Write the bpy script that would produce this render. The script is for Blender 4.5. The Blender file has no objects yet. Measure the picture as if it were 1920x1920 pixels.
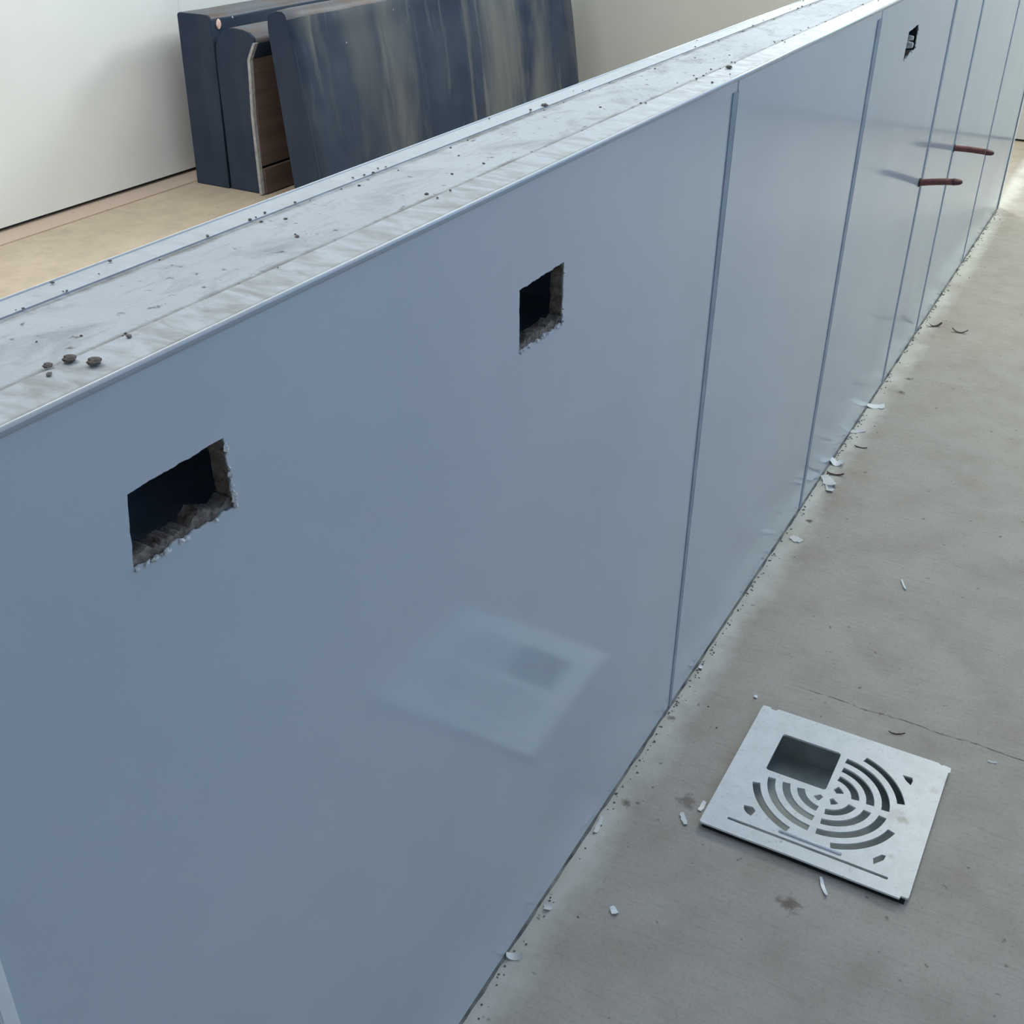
import bpy, bmesh, math, random
from mathutils import Vector, Matrix, noise
from mathutils.geometry import delaunay_2d_cdt

random.seed(7)
S = bpy.context.scene
C = S.collection

# ------------------------------------------------------------------ camera
# X runs along the half-height partition, Y to its far side, Z up
R = [[0.47793874745263487, -0.8782447114927895, 0.01614869711010982],
     [-0.4424634658648239, -0.2565878724554859, -0.8592954883125978],
     [0.7588152780545642, 0.4035454007217955, -0.5112244940799101]]
cd = bpy.data.cameras.new('camera')
cam = bpy.data.objects.new('camera', cd)
C.objects.link(cam)
cd.sensor_width = 36.0
cd.lens = 2174.61 / 1920 * 36
cd.clip_start = 0.02
M = Matrix.Identity(4)
for i in range(3):
    M[i][0] = R[0][i]
    M[i][1] = -R[1][i]
    M[i][2] = -R[2][i]
M.translation = Vector((0.0, -0.46959, 1.26737))
cam.matrix_world = M
S.camera = cam

# ------------------------------------------------------------------ world, lights, exposure
w = bpy.data.worlds.new('sky')
S.world = w
w.use_nodes = True
w.node_tree.nodes['Background'].inputs[0].default_value = (0.45, 0.62, 0.9, 1)
w.node_tree.nodes['Background'].inputs[1].default_value = 0.04
S.view_settings.view_transform = 'Standard'
S.view_settings.look = 'None'
S.view_settings.exposure = 0.0
S.view_settings.gamma = 1.0
S.view_settings.use_curve_mapping = False


def area(name, loc, target, sx, sy, power, col, spread=180):
    l = bpy.data.lights.new(name, 'AREA')
    l.shape = 'RECTANGLE'
    l.size = sx
    l.size_y = sy
    l.energy = power
    l.color = col
    l.spread = math.radians(spread)
    o = bpy.data.objects.new(name, l)
    C.objects.link(o)
    o.location = loc
    d = Vector(target) - Vector(loc)
    o.rotation_euler = d.to_track_quat('-Z', 'Y').to_euler()
    return o


# daylight of the far and near windows, plus added side fill (all outside the frame)
XF, YB, YR, XN, HC = 6.12, 3.0, -2.6, -2.4, 2.9
area('daylight_far', (XF + 0.06, 1.1, 2.2), (0, 1.1, 2.2), 0.7, 0.75, 76, (0.84, 0.94, 1.0))
area('far_side_fill', (XF + 0.06, -1.1, 2.0), (0, -1.1, 2.0), 1.2, 1.2, 19, (0.45, 0.90, 0.90))  # fill added to brighten the front floor, no such window known
area('daylight_near', (XN - 0.06, 0.9, 1.95), (3, 0.9, 1.95), 2.6, 1.3, 3, (0.20, 0.5, 1.0))
area('side_fill', (1.2, YR - 0.06, 1.9), (1.2, 0, 1.9), 3.0, 1.2, 13, (0.06, 0.31, 1.0))  # blue fill added for the partition face and front floor
area('side_end_fill', (4.6, YR - 0.06, 1.9), (4.6, 0, 1.9), 1.6, 1.2, 15, (0.08, 0.43, 1.0))  # extra fill added to lift the far front floor

# ceiling openings added for overhead fill light: X0, X1, Y0, Y1
FILL_OPENINGS = [(0.8, 2.8, -0.35, 0.25), (0.2, 2.6, 1.5, 2.4), (3.9, 5.4, -0.9, -0.2)]
for i, (a, b, c, d) in enumerate(FILL_OPENINGS):
    area('roof_fill_%s' % 'abc'[i], ((a + b) / 2, (c + d) / 2, HC + 0.13), ((a + b) / 2, (c + d) / 2 + 1e-5, 0), b - a, d - c,
         (15, 58, 47)[i], ((0.72, 0.89, 1.0), (0.98, 1.0, 0.99), (1.0, 0.93, 0.76))[i])

# ------------------------------------------------------------------ helpers


def link(name, me, mat=None, parent=None):
    o = bpy.data.objects.new(name, me)
    C.objects.link(o)
    if mat is not None:
        for m in (mat if isinstance(mat, (list, tuple)) else [mat]):
            me.materials.append(m)
    if parent is not None:
        o.parent = parent
    return o


def obj(name, bm, mat=None, parent=None, smooth=False):
    me = bpy.data.meshes.new(name)
    bmesh.ops.recalc_face_normals(bm, faces=bm.faces)
    if smooth:
        for f in bm.faces:
            f.smooth = True
    bm.to_mesh(me)
    bm.free()
    return link(name, me, mat, parent)


def tag(o, label, cat, group=None, kind=None):
    if label:
        o['label'] = label
    if cat:
        o['category'] = cat
    if group:
        o['group'] = group
    if kind:
        o['kind'] = kind
    return o


def empty(name, loc=(0, 0, 0), rotz=0.0):
    o = bpy.data.objects.new(name, None)
    C.objects.link(o)
    o.location = loc
    o.rotation_euler = (0, 0, rotz)
    o.empty_display_size = 0.05
    return o


def box(bm, x0, x1, y0, y1, z0, z1):
    vs = [bm.verts.new(p) for p in [(x0, y0, z0), (x1, y0, z0), (x1, y1, z0), (x0, y1, z0),
                                    (x0, y0, z1), (x1, y0, z1), (x1, y1, z1), (x0, y1, z1)]]
    for f in [(0, 3, 2, 1), (4, 5, 6, 7), (0, 1, 5, 4), (1, 2, 6, 5), (2, 3, 7, 6), (3, 0, 4, 7)]:
        bm.faces.new([vs[i] for i in f])
    return vs


def bbox_obj(name, dims, mat, parent=None, bev=0.0, seg=2):
    bm = bmesh.new()
    box(bm, *dims)
    if bev:
        bmesh.ops.bevel(bm, geom=list(bm.edges), offset=bev, segments=seg, affect='EDGES', profile=0.5)
    return obj(name, bm, mat, parent, smooth=False)


def inpoly(p, poly):
    x, y = p
    r = False
    n = len(poly)
    for i in range(n):
        x1, y1 = poly[i]
        x2, y2 = poly[i - 1]
        if (y1 > y) != (y2 > y) and x < (x2 - x1) * (y - y1) / (y2 - y1) + x1:
            r = not r
    return r


def plate(bm, outer, holes, f_front, f_back):
    """A flat plate with holes; f_front/f_back map (u,v) to a 3D point."""
    pts, edges = [], []
    for lp in [outer] + holes:
        b = len(pts)
        pts += [Vector(q) for q in lp]
        edges += [(b + i, b + (i + 1) % len(lp)) for i in range(len(lp))]
    vs, es, fs, *_ = delaunay_2d_cdt(pts, edges, [], 0, 1e-7)
    keep = []
    for f in fs:
        c = sum((vs[i] for i in f), Vector((0, 0))) / len(f)
        if inpoly(c, outer) and not any(inpoly(c, h) for h in holes):
            keep.append(f)
    A = {}
    B = {}
    cnt = {}
    for f in keep:
        for i in f:
            if i not in A:
                A[i] = bm.verts.new(f_front(*vs[i]))
                B[i] = bm.verts.new(f_back(*vs[i]))
        bm.faces.new([A[i] for i in f])
        bm.faces.new([B[i] for i in reversed(f)])
        for k in range(len(f)):
            e = (f[k], f[(k + 1) % len(f)])
            cnt[tuple(sorted(e))] = cnt.get(tuple(sorted(e)), []) + [e]
    for k, l in cnt.items():
        if len(l) == 1:
            a, b = l[0]
            bm.faces.new([A[b], A[a], B[a], B[b]])


def rect(x0, x1, y0, y1, n=1):
    c = [(x0, y0), (x1, y0), (x1, y1), (x0, y1)]
    out = []
    for i in range(4):
        a, b = c[i], c[(i + 1) % 4]
        for k in range(n):
            t = k / n
            out.append((a[0] + (b[0] - a[0]) * t, a[1] + (b[1] - a[1]) * t))
    return out


def ragged(quad, amps, seed, step=0.0025):
    """outline through 4 corners, each side shaken by its own amount"""
    rnd = random.Random(seed)
    out = []
    for i in range(4):
        a, b = Vector(quad[i]), Vector(quad[(i + 1) % 4])
        d = b - a
        n = max(2, int(d.length / step))
        nr = Vector((-d.y, d.x)).normalized()
        for k in range(n):
            t = k / n
            env = min(1, 6 * t, 6 * (1 - t))
            q = a + d * t
            h = noise.noise(Vector((q.x * 90, q.y * 90, seed))) + 0.7 * (rnd.random() - 0.5)
            q = q + nr * h * amps[i] * (0.3 + 0.7 * env)
            out.append((q.x, q.y))
    return out


# ------------------------------------------------------------------ materials
class NT:
    def __init__(s, name):
        s.m = bpy.data.materials.new(name)
        s.m.use_nodes = True
        s.t = s.m.node_tree
        s.b = s.t.nodes['Principled BSDF']
        s.co = s.t.nodes.new('ShaderNodeTexCoord').outputs['Object']

    def n(s, ty, **kw):
        nd = s.t.nodes.new(ty)
        for k, v in kw.items():
            setattr(nd, k, v)
        return nd

    def set(s, sock, v):
        if isinstance(v, bpy.types.NodeSocket):
            s.t.links.new(v, sock)
        elif isinstance(v, (tuple, list)) and len(v) == 3 and sock.type == 'RGBA':
            sock.default_value = (*v, 1)
        else:
            sock.default_value = v

    def mapc(s, scale=(1, 1, 1), rot=(0, 0, 0), loc=(0, 0, 0)):
        nd = s.n('ShaderNodeMapping')
        s.t.links.new(s.co, nd.inputs[0])
        nd.inputs['Scale'].default_value = scale
        nd.inputs['Rotation'].default_value = rot
        nd.inputs['Location'].default_value = loc
        return nd.outputs[0]

    def noise(s, scale, detail=3, rough=0.55, vec=None, dist=0.0):
        nd = s.n('ShaderNodeTexNoise')
        s.t.links.new(vec or s.co, nd.inputs['Vector'])
        nd.inputs['Scale'].default_value = scale
        nd.inputs['Detail'].default_value = detail
        nd.inputs['Roughness'].default_value = rough
        nd.inputs['Distortion'].default_value = dist
        return nd.outputs['Fac']

    def ramp(s, v, stops):
        nd = s.n('ShaderNodeMapRange')
        s.set(nd.inputs[0], v)
        nd.inputs[1].default_value = stops[0]
        nd.inputs[2].default_value = stops[1]
        nd.inputs[3].default_value = stops[2] if len(stops) > 2 else 0
        nd.inputs[4].default_value = stops[3] if len(stops) > 2 else 1
        nd.clamp = True
        return nd.outputs[0]

    def math(s, op, a, b=0.0, c=None):
        nd = s.n('ShaderNodeMath', operation=op)
        s.set(nd.inputs[0], a)
        s.set(nd.inputs[1], b)
        if c is not None:
            s.set(nd.inputs[2], c)
        return nd.outputs[0]

    def mix(s, f, a, b):
        nd = s.n('ShaderNodeMix', data_type='RGBA')
        s.set(nd.inputs[0], f)
        s.set(nd.inputs[6], a)
        s.set(nd.inputs[7], b)
        return nd.outputs[2]

    def xyz(s):
        nd = s.n('ShaderNodeSeparateXYZ')
        s.t.links.new(s.co, nd.inputs[0])
        return nd.outputs

    def base(s, v, rough=0.5, spec=0.5, metal=0.0):
        s.set(s.b.inputs['Base Color'], v)
        s.set(s.b.inputs['Roughness'], rough)
        s.b.inputs['Specular IOR Level'].default_value = spec
        s.b.inputs['Metallic'].default_value = metal
        return s

    def bump(s, h, dist=0.001, strength=1.0):
        nd = s.n('ShaderNodeBump')
        s.set(nd.inputs['Height'], h)
        nd.inputs['Distance'].default_value = dist
        nd.inputs['Strength'].default_value = strength
        s.t.links.new(nd.outputs[0], s.b.inputs['Normal'])
        return s


# glossy white PVC wall cladding
g = NT('white_pvc_cladding')
g.base(g.mix(g.ramp(g.noise(3.0, 4), (0.35, 0.7)), (0.585, 0.655, 0.72), (0.54, 0.61, 0.675)),
       g.ramp(g.noise(14, 4), (0.3, 0.8, 0.09, 0.16)), 0.6)
g.bump(g.noise(1.7, 2), 0.006, 0.35)
M_PVC = g.m

g = NT('white_wall_sheet')
g.base(g.mix(g.ramp(g.noise(2.0, 4), (0.35, 0.75)), (0.86, 0.86, 0.83), (0.80, 0.80, 0.77)), 0.45, 0.3)
g.bump(g.noise(2.5, 2), 0.004, 0.3)
M_WALL = g.m

g = NT('shaded_wall_sheet')  # greyer copy of the white sheet, the far wall's shade painted in
g.base(g.mix(g.ramp(g.noise(2.0, 4), (0.35, 0.75)), (0.64, 0.635, 0.60), (0.585, 0.58, 0.55)), 0.45, 0.3)
M_WALL_SHADE = g.m

g = NT('trim_pvc')
g.base(g.mix(g.ramp(g.noise(60, 5), (0.6, 0.85)), (0.90, 0.94, 0.96), (0.80, 0.83, 0.85)), 0.12, 0.9)
M_TRIM = g.m

g = NT('joint_dark')
g.base((0.05, 0.055, 0.06), 0.7, 0.2)
M_GAP = g.m


g = NT('grime')
g.base(g.mix(g.ramp(g.noise(18, 4), (0.35, 0.65)), (0.10, 0.10, 0.10), (0.34, 0.33, 0.31)), 0.9, 0.1)
M_GRIME = g.m
g = NT('joint_shade')
g.base(g.mix(g.ramp(g.noise(25, 4), (0.35, 0.7)), (0.36, 0.42, 0.50), (0.28, 0.33, 0.40)), 0.55, 0.2)
M_JOINT_SHADE = g.m


# concrete screed: tan, faint brushed streaks across, paler raw strip by the walls
def floor_mat():
    g = NT('screed_floor')
    X, Y, Z = g.xyz()
    big = g.noise(1.3, 5, 0.6)
    mid = g.noise(9, 5, 0.65)
    fine = g.noise(160, 3, 0.7)
    streak = g.noise(1.0, 5, 0.7, g.mapc((150, 14, 1), (0, 0, math.radians(-6))))
    tan = g.mix(g.ramp(big, (0.3, 0.7)), (0.52, 0.465, 0.40), (0.46, 0.42, 0.375))
    tan = g.mix(g.ramp(Y, (0.0, 0.12)), tan, g.mix(g.ramp(big, (0.3, 0.7)), (0.59, 0.475, 0.345), (0.52, 0.43, 0.325)))  # yellower behind the partition, the warmer light there painted in
    tan = g.mix(g.math('MULTIPLY', g.ramp(mid, (0.42, 0.7)), 0.5), tan, (0.36, 0.285, 0.23))
    tan = g.mix(g.math('MULTIPLY', g.ramp(streak, (0.50, 0.74)), 0.32), tan, (0.27, 0.225, 0.19))
    tan = g.mix(g.math('MULTIPLY', g.ramp(fine, (0.5, 0.75)), 0.4), tan, (0.28, 0.24, 0.20))
    # pale strip along the partition base
    edge = g.math('ADD', g.math('MULTIPLY', Y, -1.0), g.math('MULTIPLY', g.math('SUBTRACT', g.noise(9, 6, 0.7), 0.5), 0.085))
    m = g.math('MULTIPLY', g.ramp(edge, (0.018, 0.058, 1, 0)), g.ramp(Y, (0.0, 0.03, 1, 0)))
    m = g.math('MULTIPLY', m, g.ramp(g.noise(5, 3), (0.3, 0.6, 0.35, 1)))
    col = g.mix(m, tan, (0.72, 0.69, 0.62))
    # strip at the foot of the rear wall, ruled off by a thin brown line
    b = g.ramp(Y, (2.885, 2.89))
    col = g.mix(b, col, (0.56, 0.44, 0.36))
    ln = g.math('MULTIPLY', g.ramp(Y, (2.878, 2.884)), g.ramp(Y, (2.888, 2.894, 1, 0)))
    col = g.mix(ln, col, (0.30, 0.20, 0.13))
    # hairline crack behind the drain
    cx = g.math('SUBTRACT', g.math('ADD', X, g.math('MULTIPLY', g.math('SUBTRACT', g.noise(16, 4), 0.5), 0.02)), 1.612)
    cr = g.ramp(g.math('ABSOLUTE', cx), (0.0006, 0.0022, 1, 0))
    cr = g.math('MULTIPLY', cr, g.math('MULTIPLY', g.ramp(Y, (-0.16, -0.20)), g.ramp(Y, (-0.75, -0.6))))
    cr = g.math('MULTIPLY', cr, g.ramp(g.noise(40, 2), (0.35, 0.55, 0.2, 0.85)))
    col = g.mix(cr, col, (0.12, 0.09, 0.08))
    # a few dark specks and rust-brown stains
    sp = g.ramp(g.noise(55, 2, 0.5), (0.70, 0.76))
    col = g.mix(g.math('MULTIPLY', sp, 0.6), col, (0.14, 0.10, 0.08))
    for (sx, sy, r, a) in [(1.150, -0.300, 0.020, 0.75), (1.262, -0.108, 0.022, 0.6), (2.165, -0.035, 0.010, 0.9),
                           (0.86, -0.26, 0.03, 0.4), (2.305, -0.40, 0.006, 0.8), (3.03, -0.06, 0.012, 0.8),
                           (2.93, -0.06, 0.012, 0.8), (1.215, -0.028, 0.010, 0.7), (1.43, -0.016, 0.009, 0.7)]:
        d = g.n('ShaderNodeVectorMath', operation='DISTANCE')
        g.t.links.new(g.co, d.inputs[0])
        d.inputs[1].default_value = (sx, sy, 0)
        k = g.math('SUBTRACT', d.outputs['Value'], g.math('MULTIPLY', g.math('SUBTRACT', g.noise(70, 4, 0.7), 0.5), r * 2.6))
        col = g.mix(g.math('MULTIPLY', g.ramp(k, (r * 0.25, r * 0.9, 1, 0)), a), col, (0.13, 0.075, 0.055))
    g.base(col, g.ramp(mid, (0.2, 0.8, 0.5, 0.8)), 0.35)
    h = g.math('ADD', g.math('MULTIPLY', streak, 0.8), g.math('MULTIPLY', fine, 0.5))
    g.bump(h, 0.0012, 0.55)
    return g.m


M_FLOOR = floor_mat()

# top of the partition: dusty pale board with dirt lying along the trims
g = NT('dusty_cap_board')
X, Y, Z = g.xyz()
v = g.mapc((1, 1.6, 1), (0, 0, 0.35))
dirt = g.noise(13, 6, 0.68, v, 0.6)
speck = g.noise(85, 3, 0.6)
scr = g.noise(1.0, 5, 0.7, g.mapc((16, 150, 1), (0, 0, -0.5)))
c0 = g.mix(g.ramp(g.noise(4, 4), (0.3, 0.7)), (0.60, 0.63, 0.66), (0.50, 0.53, 0.56))
c1 = g.mix(g.math('MULTIPLY', g.ramp(dirt, (0.50, 0.68)), 0.6), c0, (0.29, 0.30, 0.325))
c2 = g.mix(g.math('MULTIPLY', g.ramp(scr, (0.56, 0.70)), 0.45), c1, (0.30, 0.31, 0.34))
c3 = g.mix(g.math('MULTIPLY', g.ramp(speck, (0.64, 0.72)), 0.8), c2, (0.13, 0.11, 0.10))
e1 = g.ramp(g.math('ADD', g.math('ABSOLUTE', g.math('SUBTRACT', Y, 0.1165)), g.math('MULTIPLY', g.noise(30, 5, 0.7), 0.012)), (0.0045, 0.0105, 1, 0))
e2 = g.ramp(g.math('ADD', g.math('ABSOLUTE', g.math('SUBTRACT', Y, 0.0390)), g.math('MULTIPLY', g.noise(22, 5, 0.7), 0.016)), (0.0062, 0.0120, 1, 0))
c4 = g.mix(g.math('MULTIPLY', g.math('MAXIMUM', e1, e2), g.ramp(g.noise(11, 5, 0.7), (0.32, 0.55, 0.35, 1.0))), c3, (0.16, 0.135, 0.115))
g.base(c4, 0.75, 0.22)
g.bump(g.math('ADD', g.noise(60, 4), dirt), 0.0012, 0.6)
M_CAP = g.m

# front and rear flanges of the cap, smeared with brown dust
g = NT('dusty_trim')
X, Y, Z = g.xyz()
patch = g.math('MULTIPLY', g.ramp(g.noise(2.6, 3, 0.5), (0.47, 0.6)), g.ramp(Y, (0.05, 0.1, 1, 0.35)))
zig = g.noise(1.0, 4, 0.6, g.mapc((60, 26, 1), (0, 0, 0.9)), 0.4)
gr = g.noise(120, 4, 0.7)
c = g.mix(g.math('MULTIPLY', g.math('MULTIPLY', patch, g.ramp(zig, (0.40, 0.68))), 0.75), (0.58, 0.615, 0.65), (0.32, 0.30, 0.27))
c = g.mix(g.math('MULTIPLY', g.ramp(gr, (0.6, 0.75)), 0.5), c, (0.35, 0.33, 0.31))
front = g.math('MULTIPLY', g.ramp(Y, (-0.001, 0.0005)), g.ramp(Y, (0.0025, 0.006, 1, 0)))  # dark line behind the bead, its shade painted onto the flange
c = g.mix(g.math('MULTIPLY', front, g.ramp(g.noise(6, 3), (0.3, 0.7, 0.3, 0.8))), c, (0.18, 0.17, 0.16))
g.base(c, g.ramp(gr, (0.3, 0.7, 0.55, 0.7)), 0.3)
M_FLANGE = g.m

# broken plasterboard / fibre core seen in the cut-outs
g = NT('fibre_core')
g.base(g.mix(g.ramp(g.noise(120, 5, 0.7), (0.35, 0.65)), (0.13, 0.105, 0.09), (0.42, 0.37, 0.32)), 0.95, 0.1)
g.bump(g.noise(260, 4, 0.8), 0.004, 1.0)
M_CORE = g.m

g = NT('chipped_edge')
g.base(g.mix(g.ramp(g.noise(200, 3), (0.4, 0.7)), (0.82, 0.85, 0.86), (0.45, 0.45, 0.44)), 0.7, 0.3)
M_CHIP = g.m

g = NT('galvanised_stud')
g.base(g.mix(g.ramp(g.noise(30, 4), (0.4, 0.7)), (0.50, 0.58, 0.70), (0.38, 0.45, 0.55)), 0.5, 0.5, 0.0)
M_STUD = g.m

# drain plastic
g = NT('drain_plastic')
X, Y, Z = g.xyz()
c = g.mix(g.ramp(g.noise(35, 5, 0.65), (0.4, 0.75)), (0.84, 0.85, 0.85), (0.72, 0.73, 0.72))
for (sx, sy, r, a, cc) in [(0.150, -0.262, 0.011, 0.7, (0.34, 0.30, 0.22)), (0.155, -0.25, 0.018, 0.3, (0.4, 0.36, 0.29)),
                           (0.066, -0.085, 0.003, 0.9, (0.1, 0.08, 0.07)), (0.020, -0.117, 0.0045, 0.8, (0.25, 0.22, 0.2)),
                           (0.235, -0.29, 0.010, 0.4, (0.38, 0.34, 0.28)), (0.07, -0.262, 0.008, 0.45, (0.38, 0.34, 0.28))]:
    d = g.n('ShaderNodeVectorMath', operation='DISTANCE')
    g.t.links.new(g.co, d.inputs[0])
    d.inputs[1].default_value = (sx, sy, 0.01)
    k = g.math('SUBTRACT', d.outputs['Value'], g.math('MULTIPLY', g.math('SUBTRACT', g.noise(150, 4, 0.7), 0.5), r * 1.6))
    c = g.mix(g.math('MULTIPLY', g.ramp(k, (r * 0.3, r, 1, 0)), a), c, cc)
c = g.mix(g.math('MULTIPLY', g.ramp(g.noise(190, 3), (0.62, 0.75)), 0.45), c, (0.40, 0.38, 0.34))
g.base(c, 0.33, 0.5)
g.bump(g.noise(90, 3), 0.0006, 0.4)
M_DRAIN = g.m

g = NT('sump_plastic')
g.base(g.mix(g.ramp(g.noise(18, 4), (0.35, 0.7)), (0.55, 0.58, 0.56), (0.36, 0.39, 0.37)), 0.45, 0.5)
M_SUMP = g.m

g = NT('plain_black')
g.base((0.018, 0.018, 0.02), 0.6, 0.3)
M_BLACK = g.m


# vinyl of the seat pieces: black-navy with settled dust streaks
def vinyl(name, dust, streak_amt, seedloc):
    g = NT(name)
    st = g.noise(1.0, 4, 0.55, g.mapc((3.2, 3, 0.5), (0, math.radians(-9), 0), seedloc), 0.6)
    st2 = g.noise(1.0, 4, 0.6, g.mapc((15, 6, 0.8), (0, math.radians(-10), 0), seedloc), 0.4)
    cl = g.noise(2.2, 4, 0.6)
    c = g.mix(g.ramp(cl, (0.3, 0.75)), (0.012, 0.023, 0.048), (0.030, 0.048, 0.082))
    c = g.mix(g.math('MULTIPLY', g.ramp(cl, (0.45, 0.8)), dust), c, (0.12, 0.125, 0.125))
    c = g.mix(g.math('MULTIPLY', g.ramp(st, (0.50, 0.72)), streak_amt), c, (0.15, 0.15, 0.14))
    c = g.mix(g.math('MULTIPLY', g.ramp(st2, (0.58, 0.78)), streak_amt * 0.8), c, (0.21, 0.20, 0.175))
    c = g.mix(g.ramp(g.noise(38, 1, 0.3), (0.83, 0.86)), c, (0.5, 0.5, 0.5))
    g.base(c, g.ramp(cl, (0.3, 0.7, 0.45, 0.65)), 0.25)
    g.bump(g.math('ADD', st, g.math('MULTIPLY', g.noise(40, 4), 0.2)), 0.006, 0.4)
    return g.m


M_VINYL = vinyl('dusty_vinyl', 0.35, 0.75, (0.9, 0.3, 0))
M_VINYL2 = vinyl('black_vinyl', 0.12, 0.12, (3, 1, 0))
g = NT('dusty_vinyl_top')
g.base(g.mix(g.ramp(g.noise(7, 5, 0.65), (0.35, 0.65)), (0.12, 0.145, 0.18), (0.13, 0.095, 0.075)), 0.55, 0.35)
g.bump(g.noise(30, 4), 0.004, 0.5)
M_VTOP = g.m
g = NT('bare_plywood')
g.base(g.mix(g.ramp(g.noise(1.0, 5, 0.6, g.mapc((1.5, 20, 25))), (0.35, 0.7)), (0.19, 0.125, 0.10), (0.115, 0.078, 0.065)), 0.8, 0.2)
M_PLY = g.m
g = NT('stapled_fabric_edge')
g.base(g.mix(g.ramp(g.noise(60, 3), (0.4, 0.7)), (0.42, 0.41, 0.40), (0.30, 0.29, 0.28)), 0.85, 0.2)
M_HEM = g.m
g = NT('pink_foam')
g.base((0.75, 0.52, 0.46), 0.9, 0.1)
M_FOAM = g.m

g = NT('tarnished_copper')
g.base(g.mix(g.ramp(g.noise(90, 4), (0.35, 0.7)), (0.22, 0.085, 0.08), (0.12, 0.052, 0.052)), 0.5, 0.4, 0.3)
M_COPPER = g.m
g = NT('darkened_copper')
g.base((0.13, 0.06, 0.06), 0.5, 0.5, 0.5)
M_COPPER2 = g.m

g = NT('white_shaving')
g.base((0.93, 0.94, 0.95), 0.3, 0.6)
M_SHAVE = g.m
g = NT('cream_shaving')
g.base((0.76, 0.76, 0.745), 0.5, 0.4)
M_SHAVE2 = g.m
g = NT('brown_fibre')
g.base((0.10, 0.07, 0.055), 0.8, 0.2)
M_FIBRE = g.m
g = NT('mortar_crumb')
g.base(g.mix(g.ramp(g.noise(200, 3), (0.4, 0.7)), (0.16, 0.13, 0.115), (0.33, 0.29, 0.26)), 0.95, 0.1)
M_CRUMB = g.m
g = NT('ceiling_paint')
g.base(g.mix(g.noise(3), (0.78, 0.78, 0.77), (0.72, 0.72, 0.71)), 0.8, 0.2)
M_CEIL = g.m
g = NT('window_frame_paint')
g.base(g.mix(g.noise(8), (0.80, 0.81, 0.82), (0.74, 0.75, 0.76)), 0.4, 0.4)
M_FRAME = g.m

# ------------------------------------------------------------------ room shell
DX, DY, DS = 1.2214, -0.1406, 0.301            # drain: near corner by the wall, side

# floor with a square opening for the drain sump
bm = bmesh.new()
plate(bm, rect(XN - 0.2, XF + 0.2, YR - 0.2, YB + 0.2, 4), [rect(DX + 0.02, DX + DS - 0.02, DY - DS + 0.02, DY - 0.02)],
      lambda u, v: (u, v, 0.0), lambda u, v: (u, v, -0.12))
o = obj('floor', bm, M_FLOOR)
tag(o, 'tan brushed screed floor on both sides of the partition', 'floor', kind='structure')


def shell_wall(name, outer, holes, fa, fb, label):
    bm = bmesh.new()
    plate(bm, outer, holes, fa, fb)
    o = obj(name, bm, M_WALL)
    return tag(o, label, 'wall', kind='structure')


# rear wall: dark recess at the foot, white sheets hung just above the floor
o = shell_wall('wall_back', rect(XN, XF, 0, HC), [], lambda u, v: (u, YB + 0.02, v), lambda u, v: (u, YB + 0.14, v),
               'tall white wall behind the partition')
o.data.materials.clear()
o.data.materials.append(M_GAP)
seams = [XN, -1.12, 0.08, 1.28, 2.48, 3.68, 4.88, XF]
for a, b in zip(seams[:-1], seams[1:]):
    bm = bmesh.new()
    box(bm, a + 0.0005, b - 0.0005, YB, YB + 0.02, 0.014, HC)
    bmesh.ops.bevel(bm, geom=[e for e in bm.edges if abs(e.verts[0].co.x - e.verts[1].co.x) < 1e-5], offset=0.0006, segments=1, affect='EDGES')
    obj('wall_sheet', bm, M_WALL, o)

# far wall with a window, also with a dark gap at its foot
WY0, WY1, WZ0, WZ1 = 0.65, 1.55, 1.7, 2.7
VY0, VY1, VZ0, VZ1 = -1.7, -0.5, 1.4, 2.6
o = shell_wall('wall_far', rect(YR, YB + 0.02, 0, HC), [rect(WY0, WY1, WZ0, WZ1), rect(VY0, VY1, VZ0, VZ1)],
               lambda u, v: (XF + 0.02, u, v), lambda u, v: (XF + 0.14, u, v), 'far end wall past the end of the partition')
o.data.materials.clear()
o.data.materials.append(M_GAP)
for (a, b, hs) in [(YR, VY0, []), (VY0, YB, [rect(WY0, WY1, WZ0, WZ1), rect(VY0 + 0.01, VY1, VZ0, VZ1)])]:
    bm = bmesh.new()
    plate(bm, rect(a + .001, b - .001, 0.011, HC), hs, lambda u, v: (XF, u, v), lambda u, v: (XF + 0.0199, u, v))
    obj('wall_sheet', bm, M_WALL_SHADE, o)
NY0, NY1, NZ0, NZ1 = -0.4, 2.2, 1.3, 2.6
shell_wall('wall_near', rect(YR, YB + 0.02, 0, HC), [rect(NY0, NY1, NZ0, NZ1)],
           lambda u, v: (XN, u, v), lambda u, v: (XN - 0.14, u, v), 'wall behind the camera with a wide window')
SX0, SX1, SZ0, SZ1 = -0.3, 2.7, 1.3, 2.5
TX0, TX1 = 3.8, 5.4
shell_wall('wall_right', rect(XN, XF, 0, HC), [rect(SX0, SX1, SZ0, SZ1), rect(TX0, TX1, SZ0, SZ1)],
           lambda u, v: (u, YR, v), lambda u, v: (u, YR - 0.14, v), 'side wall opposite the partition')
bm = bmesh.new()
plate(bm, rect(XN - 0.15, XF + 0.15, YR - 0.15, YB + 0.15), [rect(*q) for q in FILL_OPENINGS], lambda u, v: (u, v, HC + 0.1), lambda u, v: (u, v, HC))
tag(obj('ceiling', bm, M_CEIL), 'plain ceiling above the room', 'ceiling', kind='structure')


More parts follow.
